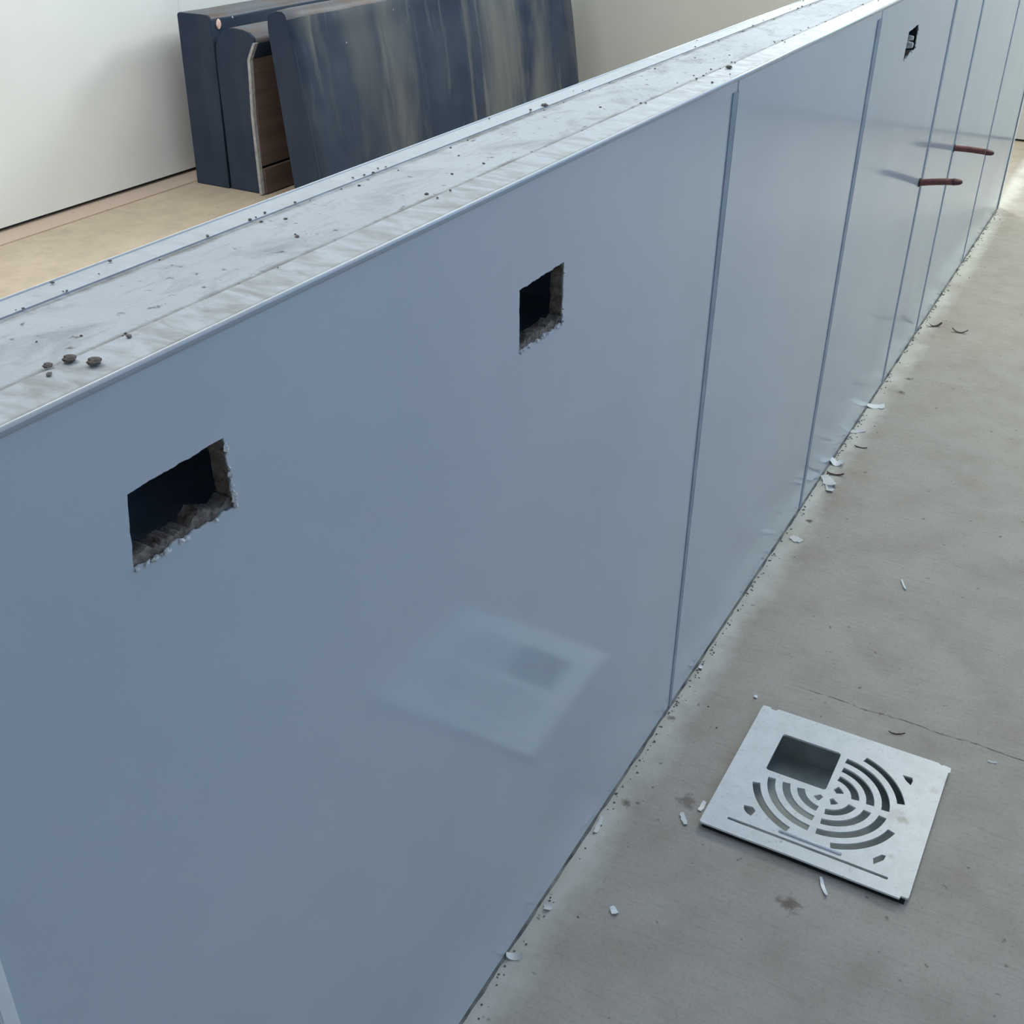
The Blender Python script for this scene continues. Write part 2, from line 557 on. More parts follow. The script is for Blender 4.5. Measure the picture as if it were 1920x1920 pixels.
def window(name, axis, at, a0, a1, z0, z1, label):
    e = empty(name, (0, 0, 0))
    tag(e, label, 'window', kind='structure')
    t = 0.05

    def bx(bm, p0, p1, q0, q1):
        if axis == 'x':
            box(bm, at - 0.03, at + 0.03, p0, p1, q0, q1)
        else:
            box(bm, p0, p1, at - 0.03, at + 0.03, q0, q1)
    bm = bmesh.new()
    bx(bm, a0, a0 + t, z0, z1)
    bx(bm, a1 - t, a1, z0, z1)
    bx(bm, a0 + t, a1 - t, z0, z0 + t)
    bx(bm, a0 + t, a1 - t, z1 - t, z1)
    m = (a0 + a1) / 2
    bx(bm, m - 0.02, m + 0.02, z0 + t, z1 - t)
    obj('window_frame', bm, M_FRAME, e)


window('window_1', 'x', XF + 0.09, WY0, WY1, WZ0, WZ1, 'window high in the far wall')
window('window_2', 'x', XN - 0.09, NY0, NY1, NZ0, NZ1, 'wide window behind the camera')
window('window_3', 'y', YR - 0.09, SX0, SX1, SZ0, SZ1, 'wide opening added in the side wall for blue fill light')
window('window_4', 'y', YR - 0.09, TX0, TX1, SZ0, SZ1, 'smaller opening added in the side wall near the far end for fill light')
window('window_5', 'x', XF + 0.09, VY0, VY1, VZ0, VZ1, 'opening added in the far wall on the near side of the partition for fill light')

for i, q in enumerate(FILL_OPENINGS):  # frames round the added overhead fill openings
    e = empty('window_%d' % (6 + i), ((q[0] + q[1]) / 2, (q[2] + q[3]) / 2, HC + 0.1))
    tag(e, 'ceiling opening added for overhead fill light, number %s' % ('one', 'two', 'three')[i], 'window', kind='structure')
    bm = bmesh.new()
    hx, hy = (q[1] - q[0]) / 2, (q[3] - q[2]) / 2
    plate(bm, rect(-hx - 0.05, hx + 0.05, -hy - 0.05, hy + 0.05), [rect(-hx, hx, -hy, hy)], lambda u, v: (u, v, 0.0), lambda u, v: (u, v, 0.03))
    obj('window_frame', bm, M_FRAME, e)

# ------------------------------------------------------------------ the half-height partition
XE = 4.90           # its far end
TW = 0.1445          # thickness
XS = -0.9           # near end, behind the camera
wall = empty('wall_partition', ((XS + XE) / 2, TW / 2, 0))
tag(wall, 'half-height partition clad in glossy white sheets with a dusty flat cap', 'wall', kind='structure')


def wp(o):
    o.parent = wall
    o.matrix_parent_inverse = Matrix.Translation(-Vector(wall.location))
    return o


H1 = [(0.4015, 0.881), (0.4925, 0.878), (0.4895, 0.930), (0.4065, 0.930)]   # cut-outs in X, Z (anticlockwise from lower left)
H2 = [(0.8885, 0.843), (0.9775, 0.8425), (0.9775, 0.9045), (0.8865, 0.904)]
H3 = [(2.466, 0.881), (2.566, 0.890), (2.560, 0.936), (2.474, 0.932)]


def hole_sets(grow, seed, amp):
    out = []
    for i, q in enumerate((H1, H2, H3)):
        am = amp if i < 2 else tuple(a * 1.3 for a in amp)
        if i == 2 and grow[0] < 0:
            grow = (0.022, 0.004, 0.004)
        c = sum((Vector(p) for p in q), Vector((0, 0))) / 4
        qq = []
        for k, p in enumerate(q):
            v = Vector(p)
            dz = grow[1] if k < 2 else grow[2]
            qq.append((v.x + (grow[0] if v.x > c.x else -grow[0]), v.y - dz if k < 2 else v.y + dz))
        out.append(ragged(qq, am, seed + i * 3.3))
    return out


cl_holes = hole_sets((0.0, 0.0, 0.0), 1.7, (0.0035, 0.0016, 0.0011, 0.0008))
core_holes = hole_sets((-0.0012, -0.007, 0.0), 5.1, (0.0065, 0.002, 0.001, 0.001))
# core boards front and rear, studs between
bm = bmesh.new()
plate(bm, rect(XS, XE - 0.012, 0.0, 0.985, 2), core_holes, lambda u, v: (u, 0.0, v), lambda u, v: (u, 0.012, v))
wp(obj('core_board', bm, M_CORE))
bm = bmesh.new()
box(bm, XS, XE - 0.012, TW - 0.014, TW - 0.004, 0.0, 0.985)
wp(obj('core_board', bm, M_STUD))
for x in (XS + 0.0, 0.2, 0.58, 1.10, 1.70, 2.30, 2.66, 3.4, 4.0, 4.845):
    bm = bmesh.new()
    box(bm, x, x + 0.04, 0.0121, TW - 0.0141, 0.0, 0.985)
    wp(obj('stud', bm, M_STUD))
for (x0, x1, z) in ((0.24, 0.58, 0.852), (0.62, 1.10, 0.815), (2.34, 2.66, 0.86)):
    bm = bmesh.new()
    box(bm, x0, x1, 0.0121, TW - 0.0141, z - 0.04, z)
    wp(obj('noggin', bm, M_STUD))
# rear cladding
bm = bmesh.new()
box(bm, XS, XE - 0.012, TW - 0.004, TW - 0.0005, 0.006, 0.985)
wp(obj('cladding_sheet', bm, M_PVC))

# front cladding sheets: each near edge stands a little proud of its neighbour
sheets = [(XS, 0.2455, 0.0014, 0.0014), (0.2545, 1.4545, 0.0016, 0.0016), (1.4545, 2.2092, 0.0022, 0.0018),
          (2.2092, 2.9671, 0.0021, 0.0018), (2.9671, 3.3792, 0.0020, 0.0018), (3.3792, 4.12, 0.0019, 0.0018), (4.12, 4.885, 0.0018, 0.0018)]
T = 0.0028
ZT = 0.9982
for i, (x0, x1, ot, ob) in enumerate(sheets):
    far = 0.0015

    def off(u, v, x0=x0, x1=x1, ot=ot, ob=ob):
        s = (u - x0) / (x1 - x0)
        nr = ob + (ot - ob) * v
        return nr + (far - nr) * min(1, s * 1.02)
    outl = rect(x0, x1 - 0.0012, 0.006, ZT, 8)
    outl = outl[:16] + [q for q in outl[16:24]] + outl[24:]
    outl = outl[:8] + [(x1 - 0.0012, z) for z in (0.006, 0.3, 0.6, 0.9, 0.982, 0.990)] + outl[16:24] + [(x0, z) for z in (ZT, 0.990, 0.982, 0.9, 0.6, 0.3)]
    hs = [cl_holes[0], cl_holes[1]] if i == 1 else ([cl_holes[2]] if i == 3 else [])
    bm = bmesh.new()
    plate(bm, outl, hs, lambda u, v: (u, -off(u, v), v), lambda u, v: (u, -0.0003, v))
    wp(obj('cladding_sheet', bm, M_PVC))

# torn white burrs left round the cut-outs
for hi, (q, n) in enumerate(((H1, 26), (H2, 16), (H3, 10))):
    bm = bmesh.new()
    rnd = random.Random(40 + hi)
    for k in range(n):
        side = rnd.choice((0, 0, 0, 1, 1)) if k > 3 else (0, 1, 1, 0)[k]
        a, b = Vector(q[side]), Vector(q[(side + 1) % 4])
        t = rnd.random() if k > 1 else (0.02, 0.02)[k]
        p = a + (b - a) * t
        r = rnd.uniform(0.0012, 0.0032) * (0.6 if side == 3 else 1)
        c = Vector((p.x, -0.0020, p.y - (0.001 if side == 0 else 0)))
        vs = []
        for m in range(6):
            an = m / 6 * 2 * math.pi
            rr = r * rnd.uniform(0.5, 1.3)
            vs.append(bm.verts.new(c + Vector((math.cos(an) * rr, -rnd.uniform(0.0, 0.0015), math.sin(an) * rr))))
        top = bm.verts.new(c + Vector((rnd.uniform(-.3, .3) * r, -0.0022, rnd.uniform(-.3, .3) * r)))
        bt = bm.verts.new(c + Vector((0, 0.0015, 0)))
        for m in range(6):
            bm.faces.new((vs[m], vs[(m + 1) % 6], top))
            bm.faces.new((vs[(m + 1) % 6], vs[m], bt))
    wp(obj('torn_edge', bm, M_CHIP))
# two plastic clips left in the third cut-out
for (x, z, r) in ((2.512, 0.916, 0.0065), (2.520, 0.902, 0.0085)):
    bm = bmesh.new()
    bmesh.ops.create_cone(bm, cap_ends=True, segments=10, radius1=r, radius2=r * 0.6, depth=0.018,
                          matrix=Matrix.Translation((x, 0.004, z)) @ Matrix.Rotation(math.radians(90), 4, 'X'))
    wp(obj('wall_clip', bm, M_CHIP))


def profile_strip(name, prof, x0, x1, mat, smooth=False):
    """prof: closed list of (y,z), swept along X"""
    bm = bmesh.new()
    A = [bm.verts.new((x0, y, z)) for y, z in prof]
    B = [bm.verts.new((x1, y, z)) for y, z in prof]
    n = len(prof)
    for k in range(n):
        bm.faces.new((A[k], A[(k + 1) % n], B[(k + 1) % n], B[k]))
    bm.faces.new(A)
    bm.faces.new(list(reversed(B)))
    return wp(obj(name, bm, mat, smooth=smooth))


# cap: centre board, front angle trim with rounded nose, rear angle trim
profile_strip('cap_board', [(0.012, 0.9851), (TW - 0.004, 0.9851), (TW - 0.004, 1.0015), (0.012, 1.0015)], XS, XE - 0.004, M_CAP)


HZ = 1.0025


def nose(sgn, y0, w, r, drop):
    """L trim with a raised round bead on its outer edge; y0 outer face, goes inward w"""
    t = 0.0016
    out = [(y0, HZ - drop)]
    for k in range(9):
        a = math.pi * k / 8
        out.append((y0 + sgn * (r - r * math.cos(a)), HZ + r * math.sin(a) * 0.9 - 0.0004))
    out.append((y0 + sgn * (2 * r + 0.0012), HZ - 0.0004))
    out.append((y0 + sgn * w, HZ))
    out.append((y0 + sgn * w, HZ - t))
    out.append((y0 + sgn * t, HZ - t))
    out.append((y0 + sgn * t, HZ - drop))
    return out


def nose_strip(name, sgn, y0, w, r, drop, mats):
    pr = nose(sgn, y0, w, r, drop)
    bm = bmesh.new()
    n = len(pr)
    xs = [XS, XE - 0.002]
    rows = [[bm.verts.new((x, y, z)) for y, z in pr] for x in xs]
    for k in range(n):
        f = bm.faces.new((rows[0][k], rows[0][(k + 1) % n], rows[1][(k + 1) % n], rows[1][k]))
        if k < 9:
            f.smooth = True
            f.material_index = 1 if k or sgn < 0 else 2
    bm.faces.new(rows[0])
    bm.faces.new(list(reversed(rows[1])))
    me = bpy.data.meshes.new(name)
    bmesh.ops.recalc_face_normals(bm, faces=bm.faces)
    bm.to_mesh(me)
    bm.free()
    return wp(link(name, me, mats))


nose_strip('cap_trim', 1, -0.0026, 0.0381, 0.0020, 0.0038, [M_FLANGE, M_TRIM, M_PVC])
nose_strip('cap_trim', -1, TW + 0.0015, 0.026, 0.0012, 0.014, [M_FLANGE, M_TRIM])

# grey strips painting in the shade at the sheet joints, wider at the top than at the foot, with a thin white lip
for (x, wt, wb) in ((1.4545, 0.0185, 0.0065), (2.2092, 0.026, 0.013), (2.9671, 0.017, 0.014), (3.3792, 0.015, 0.013), (4.12, 0.010, 0.010)):
    bm = bmesh.new()
    z0, z1 = 0.003, 0.986
    vs = [bm.verts.new(p) for p in [(x - wb, -0.0029, z0), (x, -0.0029, z0), (x, -0.0001, z0), (x - wb, -0.0001, z0),
                                    (x - wt, -0.0029, z1), (x, -0.0029, z1), (x, -0.0001, z1), (x - wt, -0.0001, z1)]]
    for f in [(0, 3, 2, 1), (4, 5, 6, 7), (0, 1, 5, 4), (1, 2, 6, 5), (2, 3, 7, 6), (3, 0, 4, 7)]:
        bm.faces.new([vs[k] for k in f])
    js = wp(obj('joint_strip', bm, M_JOINT_SHADE))
    js['label'] = 'matt grey strip painting in the shade at a sheet joint'
    bm = bmesh.new()
    box(bm, x + 0.0001, x + 0.0032, -0.0031, -0.0001, z0, 0.9862)
    bmesh.ops.bevel(bm, geom=[e for e in bm.edges if abs(e.verts[0].co.z - e.verts[1].co.z) > 0.1], offset=0.001, segments=2, affect='EDGES')
    wp(obj('strip_lip', bm, M_PVC))
# joint strip near the camera and end trim at the far end
profile_strip_pts = None
bm = bmesh.new()
box(bm, 0.2436, 0.2549, -0.0034, -0.0002, 0.004, ZT)
bmesh.ops.bevel(bm, geom=[e for e in bm.edges if abs(e.verts[0].co.z - e.verts[1].co.z) > 0.1], offset=0.0014, segments=4, affect='EDGES')
wp(obj('joint_strip', bm, M_TRIM))
bm = bmesh.new()
box(bm, XE - 0.0119, XE, -0.006, TW + 0.001, 0.0, 0.984)
box(bm, XE - 0.036, XE - 0.012, -0.006, -0.0036, 0.0, 0.984)
wp(obj('end_trim', bm, M_TRIM))
# dark sealant gap at the foot
bm = bmesh.new()
N = 420
rows = []
for k in range(N + 1):
    x = XS + (XE - 0.012 - XS) * k / N
    wv = 0.0034 + 0.0022 * (x / XE) + 0.0022 * noise.noise(Vector((x * 26, 0, 0))) + 0.0016 * noise.noise(Vector((x * 90, 5, 0)))
    h = 0.0020 + 0.0008 * noise.noise(Vector((x * 50, 0, 4)))
    rows.append([bm.verts.new((x, -0.0001, 0.0)), bm.verts.new((x, -0.0001, h + 0.003)), bm.verts.new((x, -wv * 0.8, h)), bm.verts.new((x, -wv, 0.0))])
for k in range(N):
    for j in range(4):
        bm.faces.new((rows[k][j], rows[k][(j + 1) % 4], rows[k + 1][(j + 1) % 4], rows[k + 1][j]))
bm.faces.new(rows[0])
bm.faces.new(list(reversed(rows[-1])))
wp(obj('grimy_sealant', bm, M_GRIME))

# ------------------------------------------------------------------ floor drain
dr = empty('floor_drain', (DX, DY, 0))
tag(dr, 'square white plastic drain grate with ring slots set in the floor', 'drain')


def dpl(o):
    o.parent = dr
    return o


def LL(a, b, z):            # a: along X from the camera side, b: away from the wall (mm)
    return (a / 1000, -b / 1000, z)


def arc_slot(r0, r1, amin, amax, bmin, bmax):
    """ring segment round (150,150) clipped to a box, as polygon in (a,b)"""
    N = 96
    ok = []
    for k in range(N * 4):
        th = k / (N * 4) * 2 * math.pi
        inn = all(amin <= 150 + r * math.cos(th) <= amax and bmin <= 150 + r * math.sin(th) <= bmax for r in (r0, r1))
        ok.append(inn)
    segs = []
    n = len(ok)
    st = next((i for i in range(n) if ok[i] and not ok[i - 1]), None)
    if st is None:
        return []
    i = st
    cur = []
    for k in range(n):
        j = (st + k) % n
        if ok[j]:
            cur.append(j)
        elif cur:
            segs.append(cur)
            cur = []
    if cur:
        segs.append(cur)
    polys = []
    for s in segs:
        if len(s) < 4:
            continue
        ths = [s[0] + (len(s) - 1) * q / max(6, len(s) // 3) for q in range(max(6, len(s) // 3) + 1)]
        ths = [t / n * 2 * math.pi for t in ths]
        rm = (r0 + r1) / 2
        outer = [(150 + r1 * math.cos(t), 150 + r1 * math.sin(t)) for t in ths]
        inner = [(150 + r0 * math.cos(t), 150 + r0 * math.sin(t)) for t in reversed(ths)]
        polys.append(outer + inner)
    return polys


holes = []
# open square, rounded corners
def rrect(a0, a1, b0, b1, r, n=4):
    out = []
    for (ca, cb, s) in ((a1 - r, b1 - r, 0), (a0 + r, b1 - r, 1), (a0 + r, b0 + r, 2), (a1 - r, b0 + r, 3)):
        for k in range(n + 1):
            th = (s + k / n) * math.pi / 2
            out.append((ca + r * math.cos(th), cb + r * math.sin(th)))
    return out


holes.append(rrect(154, 247, 51, 145, 5))
for rc in (18, 40, 62, 84.5):
    for (a0, a1, b0, b1) in ((40, 142, 40, 146), (40, 143, 155, 262), (155, 262, 155, 262)):
        holes += arc_slot(rc - 5.9, rc + 5.9, a0, a1, b0, b1)
for (a0, a1, b0, b1) in ((42, 124, 42, 124), (42, 124, 176, 258), (176, 258, 176, 258)):
    holes += arc_slot(101, 112.5, a0, a1, b0, b1)
holes.append([(64, 47), (66, 60), (60, 66), (47, 63), (50, 55), (56, 49)][::-1])
holes.append([(246, 240), (247, 255), (240, 257), (229, 256), (236, 247)][::-1])
holes.append([(54, 241), (67, 250), (68, 256), (58, 255), (43, 244)][::-1])
holes.append(rrect(24.5, 29.5, 34, 268, 1.5, 2))
outer = [(2, 0), (0, 3), (0, 60), (1, 140), (0, 230), (0, 290), (5, 290.5), (5, 299), (8, 301), (120, 301), (286, 301), (287, 304), (298, 303), (300, 292),
         (297, 289), (301, 284), (301, 150), (301, 26), (296, 24), (296, 16), (300, 12), (299, 1), (290, 0), (150, 0)]
bm = bmesh.new()
plate(bm, outer, holes, lambda u, v: LL(u, v, 0.0130), lambda u, v: LL(u, v, 0.0098))
dpl(obj('grate_plate', bm, M_DRAIN))
# raised frame lip under the plate, black to paint in the shade of the gap
bm = bmesh.new()
plate(bm, rect(4, 297, 4, 297), [rect(24 - 2, 276, 24 - 2, 276)], lambda u, v: LL(u, v, 0.0097), lambda u, v: LL(u, v, 0.0))
dpl(obj('plate_gap_shade', bm, M_BLACK))
# glossy ridge added to carry the plate's sheen, between the rings and the long slot
bm = bmesh.new()
box(bm, 0.036, 0.0415, -0.200, -0.108, 0.0131, 0.0157)
bmesh.ops.bevel(bm, geom=list(bm.edges), offset=0.0012, segments=3, affect='EDGES')
dpl(obj('sheen_ridge', bm, M_TRIM, smooth=True))
# sump below
bm = bmesh.new()
a0, a1, z0 = 0.0205, DS - 0.0205, -0.055
t = 0.004
box(bm, a0, a1, -a1, -a0, z0 - t, z0)
box(bm, a0, a0 + t, -a1, -a0, z0, -0.001)
box(bm, a1 - t, a1, -a1, -a0, z0, -0.001)
box(bm, a0 + t, a1 - t, -a0 - t, -a0, z0, -0.001)
box(bm, a0 + t, a1 - t, -a1, -a1 + t, z0, -0.001)
dpl(obj('sump', bm, M_SUMP))

# ------------------------------------------------------------------ copper pipe stubs
def tube(bm, pts, radii, seg=20, flat=None):
    rings = []
    n = len(pts)
    for i in range(n):
        p = Vector(pts[i])
        d = (Vector(pts[min(i + 1, n - 1)]) - Vector(pts[max(i - 1, 0)])).normalized()
        a = d.cross(Vector((0, 0, 1))).normalized()
        b = a.cross(d).normalized()
        fz = flat[i] if flat else 1
        rings.append([bm.verts.new(p + a * math.cos(k / seg * 2 * math.pi) * radii[i] * (2 - fz if flat else 1)
                                   + b * math.sin(k / seg * 2 * math.pi) * radii[i] * fz) for k in range(seg)])
    for i in range(n - 1):
        for k in range(seg):
            bm.faces.new((rings[i][k], rings[i][(k + 1) % seg], rings[i + 1][(k + 1) % seg], rings[i + 1][k]))
    bm.faces.new(list(reversed(rings[0])))
    bm.faces.new(rings[-1])


def pipe(x, z, tipx, tipy, tipz, label):
    e = empty('pipe_stub', (x, -0.004, z))
    tag(e, label, 'pipe', 'copper pipe stubs sticking out of the partition')
    end = Vector((tipx - x, tipy + 0.004, tipz - z))
    P = lambda t: end * t + Vector((0, 0, 0.002 * math.sin(t * 3)))
    bm = bmesh.new()
    ts = [-0.12, 0, 0.2, 0.4, 0.6, 0.78]
    tube(bm, [P(t) for t in ts], [0.0078] * 6)
    obj('pipe_body', bm, M_COPPER, e, smooth=True)
    bm = bmesh.new()
    ts = [0.785, 0.80, 0.86, 0.92, 0.97, 1.0]
    tube(bm, [P(t) for t in ts], [0.0082, 0.0084, 0.0080, 0.0074, 0.0062, 0.003], flat=[1, 1, .95, .9, .85, .8])
    obj('pipe_end', bm, M_COPPER2, e, smooth=True)['label'] = 'darkened closed end'
    bm = bmesh.new()
    bmesh.ops.create_cone(bm, cap_ends=True, segments=20, radius1=0.0105, radius2=0.0100, depth=0.002,
                          matrix=Matrix.Translation((0, 0.0005, 0)) @ Matrix.Rotation(math.radians(90), 4, 'X'))
    obj('sealant_ring', bm, M_BLACK, e)


pipe(2.928, 0.540, 2.9315, -0.099, 0.553, 'reddish copper pipe stub with darkened tip, nearer the camera and brighter red')
pipe(3.378, 0.531, 3.388, -0.105, 0.527, 'darker brown copper pipe stub, farther along the partition near its end')


# ------------------------------------------------------------------ upholstered bench pieces behind the partition
def sweep(name, prof, x0, x1, mats, parent, loc, smooth_n=None, bev=0.0, fm=None, nx=1, wob=0.0, xoff=None):
    bm = bmesh.new()
    xs = [x0 + (x1 - x0) * k / nx for k in range(nx + 1)]
    rows = []
    for i, x in enumerate(xs):
        row = []
        for (y, z) in prof:
            q = Vector((x, y, z))
            if wob:
                q.y += wob * noise.noise(Vector((x * 3.1, z * 1.6, 2)))
                q.z += wob * 0.5 * noise.noise(Vector((x * 3.7, y * 3, 8))) if z > 0.05 else 0
            row.append(bm.verts.new(q - Vector(loc)))
        rows.append(row)
    n = len(prof)
    for i in range(nx):
        for k in range(n):
            f = bm.faces.new((rows[i][k], rows[i][(k + 1) % n], rows[i + 1][(k + 1) % n], rows[i + 1][k]))
            if fm:
                f.material_index = fm(k)
            f.smooth = True
    c0 = bm.faces.new(rows[0])
    c1 = bm.faces.new(list(reversed(rows[-1])))
    if bev:
        ed = set(c0.edges) | set(c1.edges)
        bmesh.ops.bevel(bm, geom=list(ed), offset=bev, segments=3, affect='EDGES', profile=0.6)
    o = obj(name, bm, mats, parent)
    return o


def arcpts(cy, cz, r, a0, a1, n):
    return [(cy + r * math.cos(math.radians(a0 + (a1 - a0) * k / n)), cz + r * math.sin(math.radians(a0 + (a1 - a0) * k / n))) for k in range(n + 1)]


def xspan(prof, r):
    return prof


# A: back pad standing against the rear wall
L = (4.6, 2.78, 0)
e = empty('bench_back', L)
tag(e, 'tall black vinyl bench back standing upright against the white rear wall', 'bench back')
prof = [(2.865, 0.0), (2.865, 0.625)] + arcpts(2.853, 0.623, 0.012, 0, 90, 3)[1:] + [(2.74, 0.636)] + arcpts(2.722, 0.616, 0.02, 90, 180, 4)[1:] + [(2.700, 0.0)]
sweep('padded_body', prof, 3.52, 5.75, [M_VINYL2, M_VTOP], e, L, bev=0.006, fm=lambda k: 1 if 1 <= k <= 7 else 0, nx=14, wob=0.006)
bm = bmesh.new()
bmesh.ops.create_icosphere(bm, subdivisions=2, radius=0.022, matrix=Matrix.Translation((-1.040, -0.080, 0.602)) @ Matrix.Diagonal((0.6, 0.25, 0.8, 1)))
for v_ in bm.verts:
    v_.co += Vector((1, 1, 1)) * 0.004 * noise.noise(v_.co * 90)
obj('exposed_foam', bm, M_FOAM, e)['label'] = 'torn spot of pink foam'

# B: seat cushion on edge, rounded nose up, bare plywood base facing the partition
L = (4.6, 2.61, 0)
e = empty('seat_cushion', L)
tag(e, 'black vinyl seat cushion stood on edge between the bench back and the dusty slab', 'cushion')
prof = [(2.694, 0.0), (2.698, 0.46)] + arcpts(2.604, 0.510, 0.092, 4, 86, 9) + [(2.56, 0.598), (2.528, 0.590), (2.508, 0.575), (2.506, 0.555), (2.528, 0.505), (2.540, 0.43), (2.536, 0.0)]
sweep('upholstery', prof, 3.525, 5.6, [M_VINYL2, M_VTOP], e, L, bev=0.008, fm=lambda k: 1 if 5 <= k <= 14 else 0, nx=12, wob=0.002)
hem = bmesh.new()
pts = [(3.512, 2.496, 0.560), (3.512, 2.510, 0.535), (3.510, 2.527, 0.500), (3.509, 2.528, 0.43), (3.509, 2.534, 0.30), (3.509, 2.531, 0.15), (3.509, 2.527, 0.006)]
prev = None
for i, p in enumerate(pts):
    q = Vector(p) - Vector(L)
    wv = 0.006
    ring = [hem.verts.new(q + Vector((-0.004, -wv, 0))), hem.verts.new(q + Vector((-0.004, wv, 0))),
            hem.verts.new(q + Vector((0.014, wv, 0))), hem.verts.new(q + Vector((0.014, -wv, 0)))]
    if prev:
        for k in range(4):
            hem.faces.new((prev[k], prev[(k + 1) % 4], ring[(k + 1) % 4], ring[k]))
    else:
        hem.faces.new(ring)
    prev = ring
hem.faces.new(list(reversed(prev)))
obj('fabric_edge', hem, M_HEM, e)['label'] = 'pale stapled fabric edge'
bm = bmesh.new()
box(bm, 3.527 - L[0], 5.58 - L[0], 2.524 - L[1], 2.5355 - L[1], 0.11, 0.50)
obj('plywood_base', bm, M_PLY, e)['label'] = 'bare brown plywood underside'
bm = bmesh.new()
box(bm, 3.527 - L[0], 5.58 - L[0], 2.516 - L[1], 2.5355 - L[1], 0.004, 0.100)
bmesh.ops.bevel(bm, geom=list(bm.edges), offset=0.002, segments=1, affect='EDGES')
obj('batten', bm, M_PLY, e)['label'] = 'brown timber rail along the bottom'

# C: leaning padded slab, streaked with dust
L = (4.6, 2.3, 0)
e = empty('padded_panel', L)
tag(e, 'long dark padded slab leaning outermost of the bench pieces, streaked with dust', 'bench panel')
inner_b, inner_t = Vector((2.362, 0.0)), Vector((2.430, 0.645))
outer_b, outer_t = Vector((2.208, 0.012)), Vector((2.322, 0.664))
prof = [tuple(inner_b), tuple(inner_b.lerp(inner_t, 0.5)), tuple(inner_b.lerp(inner_t, 0.95)), (2.424, 0.660), (2.412, 0.672),
        (2.372, 0.683), (2.340, 0.684), (2.324, 0.676), (2.314, 0.658)]
for k in range(1, 12):
    q = outer_t.lerp(outer_b, k / 12)
    prof.append((q.x - 0.006 * math.sin(math.pi * k / 12), q.y))
prof += [(2.209, 0.02), (2.216, 0.004), (2.235, 0.0)]
bm = bmesh.new()
nx = 40
rows = []
n = len(prof)
for i in range(nx + 1):
    t = i / nx
    row = []
    for (y, z) in prof:
        hz = z / 0.68
        # far end is cut at a slight slant and swells outward
        x = 3.50 + t * (2.245 + 0.0 * hz)
        endr = min(1, t / 0.012, (1 - t) / 0.02)
        cy = 2.29 + 0.105 * hz
        yy = cy + (y - cy) * (0.80 + 0.20 * math.sqrt(max(0, endr)))
        zz = z - 0.006 * (1 - endr) * (z > 0.5)
        if y < cy and 0.03 < z < 0.66:
            yy -= 0.010 * noise.noise(Vector((x * 5.5 - z * 1.3, z * 0.9, 4))) + 0.005 * noise.noise(Vector((x * 15 - z * 3.4, z * 1.5, 9)))
        row.append(bm.verts.new(Vector((x, yy, zz)) - Vector(L)))
    rows.append(row)
for i in range(nx):
    for k in range(n):
        f = bm.faces.new((rows[i][k], rows[i][(k + 1) % n], rows[i + 1][(k + 1) % n], rows[i + 1][k]))
        f.smooth = True
        f.material_index = 2 if 3 <= k <= 7 else 0
f = bm.faces.new(rows[0])
f.material_index = 1
f = bm.faces.new(list(reversed(rows[-1])))
f.material_index = 1
o = obj('upholstery', bm, [M_VINYL, M_VINYL2, M_VTOP], e)
# piping along the near end corner
bm = bmesh.new()
pp = []
for k in range(2, 13):
    q = outer_t.lerp(outer_b, k / 12.6)
    pp.append(Vector((3.507, q.x + 0.012, q.y)) - Vector(L))
bm2 = bm
prev = None
for p in pp:
    ring = [bm.verts.new(p + Vector((math.cos(a) * 0.005, math.sin(a) * 0.005, 0))) for a in [k / 8 * 2 * math.pi for k in range(8)]]
    if prev:
        for k in range(8):
            bm.faces.new((prev[k], prev[(k + 1) % 8], ring[(k + 1) % 8], ring[k]))
    prev = ring
obj('piping', bm, M_VINYL2, e, smooth=True)


# ------------------------------------------------------------------ shavings, chips, crumbs
def chip(name, x, y, length, width, ang, mat, label, cat, group, thick=0.0012, curl=0.3, z=0.0, lift=0.0):
    """a curled sliver of plastic with real thickness"""
    rnd = random.Random(int(x * 1000 + y * 777))
    bm = bmesh.new()
    n = 7
    top, bot = [], []
    for i in range(n):
        t = i / (n - 1)
        u = (t - 0.5) * length
        h = curl * length * (t - 0.5) ** 2 * 4 * 0.5 + lift * t
        wd = width * (0.7 + 0.3 * math.sin(math.pi * t)) * rnd.uniform(0.85, 1.15)
        sk = rnd.uniform(-0.1, 0.1) * width
        top.append([bm.verts.new((u, -wd / 2 + sk, h + thick)), bm.verts.new((u, wd / 2 + sk, h + thick * 1.6))])
        bot.append([bm.verts.new((u, -wd / 2 + sk, h)), bm.verts.new((u, wd / 2 + sk, h + thick * 0.6))])
    for i in range(n - 1):
        bm.faces.new((top[i][0], top[i + 1][0], top[i + 1][1], top[i][1]))
        bm.faces.new((bot[i][0], bot[i][1], bot[i + 1][1], bot[i + 1][0]))
        bm.faces.new((top[i][0], bot[i][0], bot[i + 1][0], top[i + 1][0]))
        bm.faces.new((top[i][1], top[i + 1][1], bot[i + 1][1], bot[i][1]))
    bm.faces.new((top[0][0], top[0][1], bot[0][1], bot[0][0]))
    bm.faces.new((top[-1][0], bot[-1][0], bot[-1][1], top[-1][1]))
    zmin = min(v_.co.z for v_ in bm.verts)
    for v_ in bm.verts:
        v_.co.z -= zmin
    o = obj(name, bm, mat)
    o.location = (x, y, z)
    o.rotation_euler = (0, 0, math.radians(ang))
    return tag(o, label, cat, group)


GR = 'white cladding scraps on the floor'
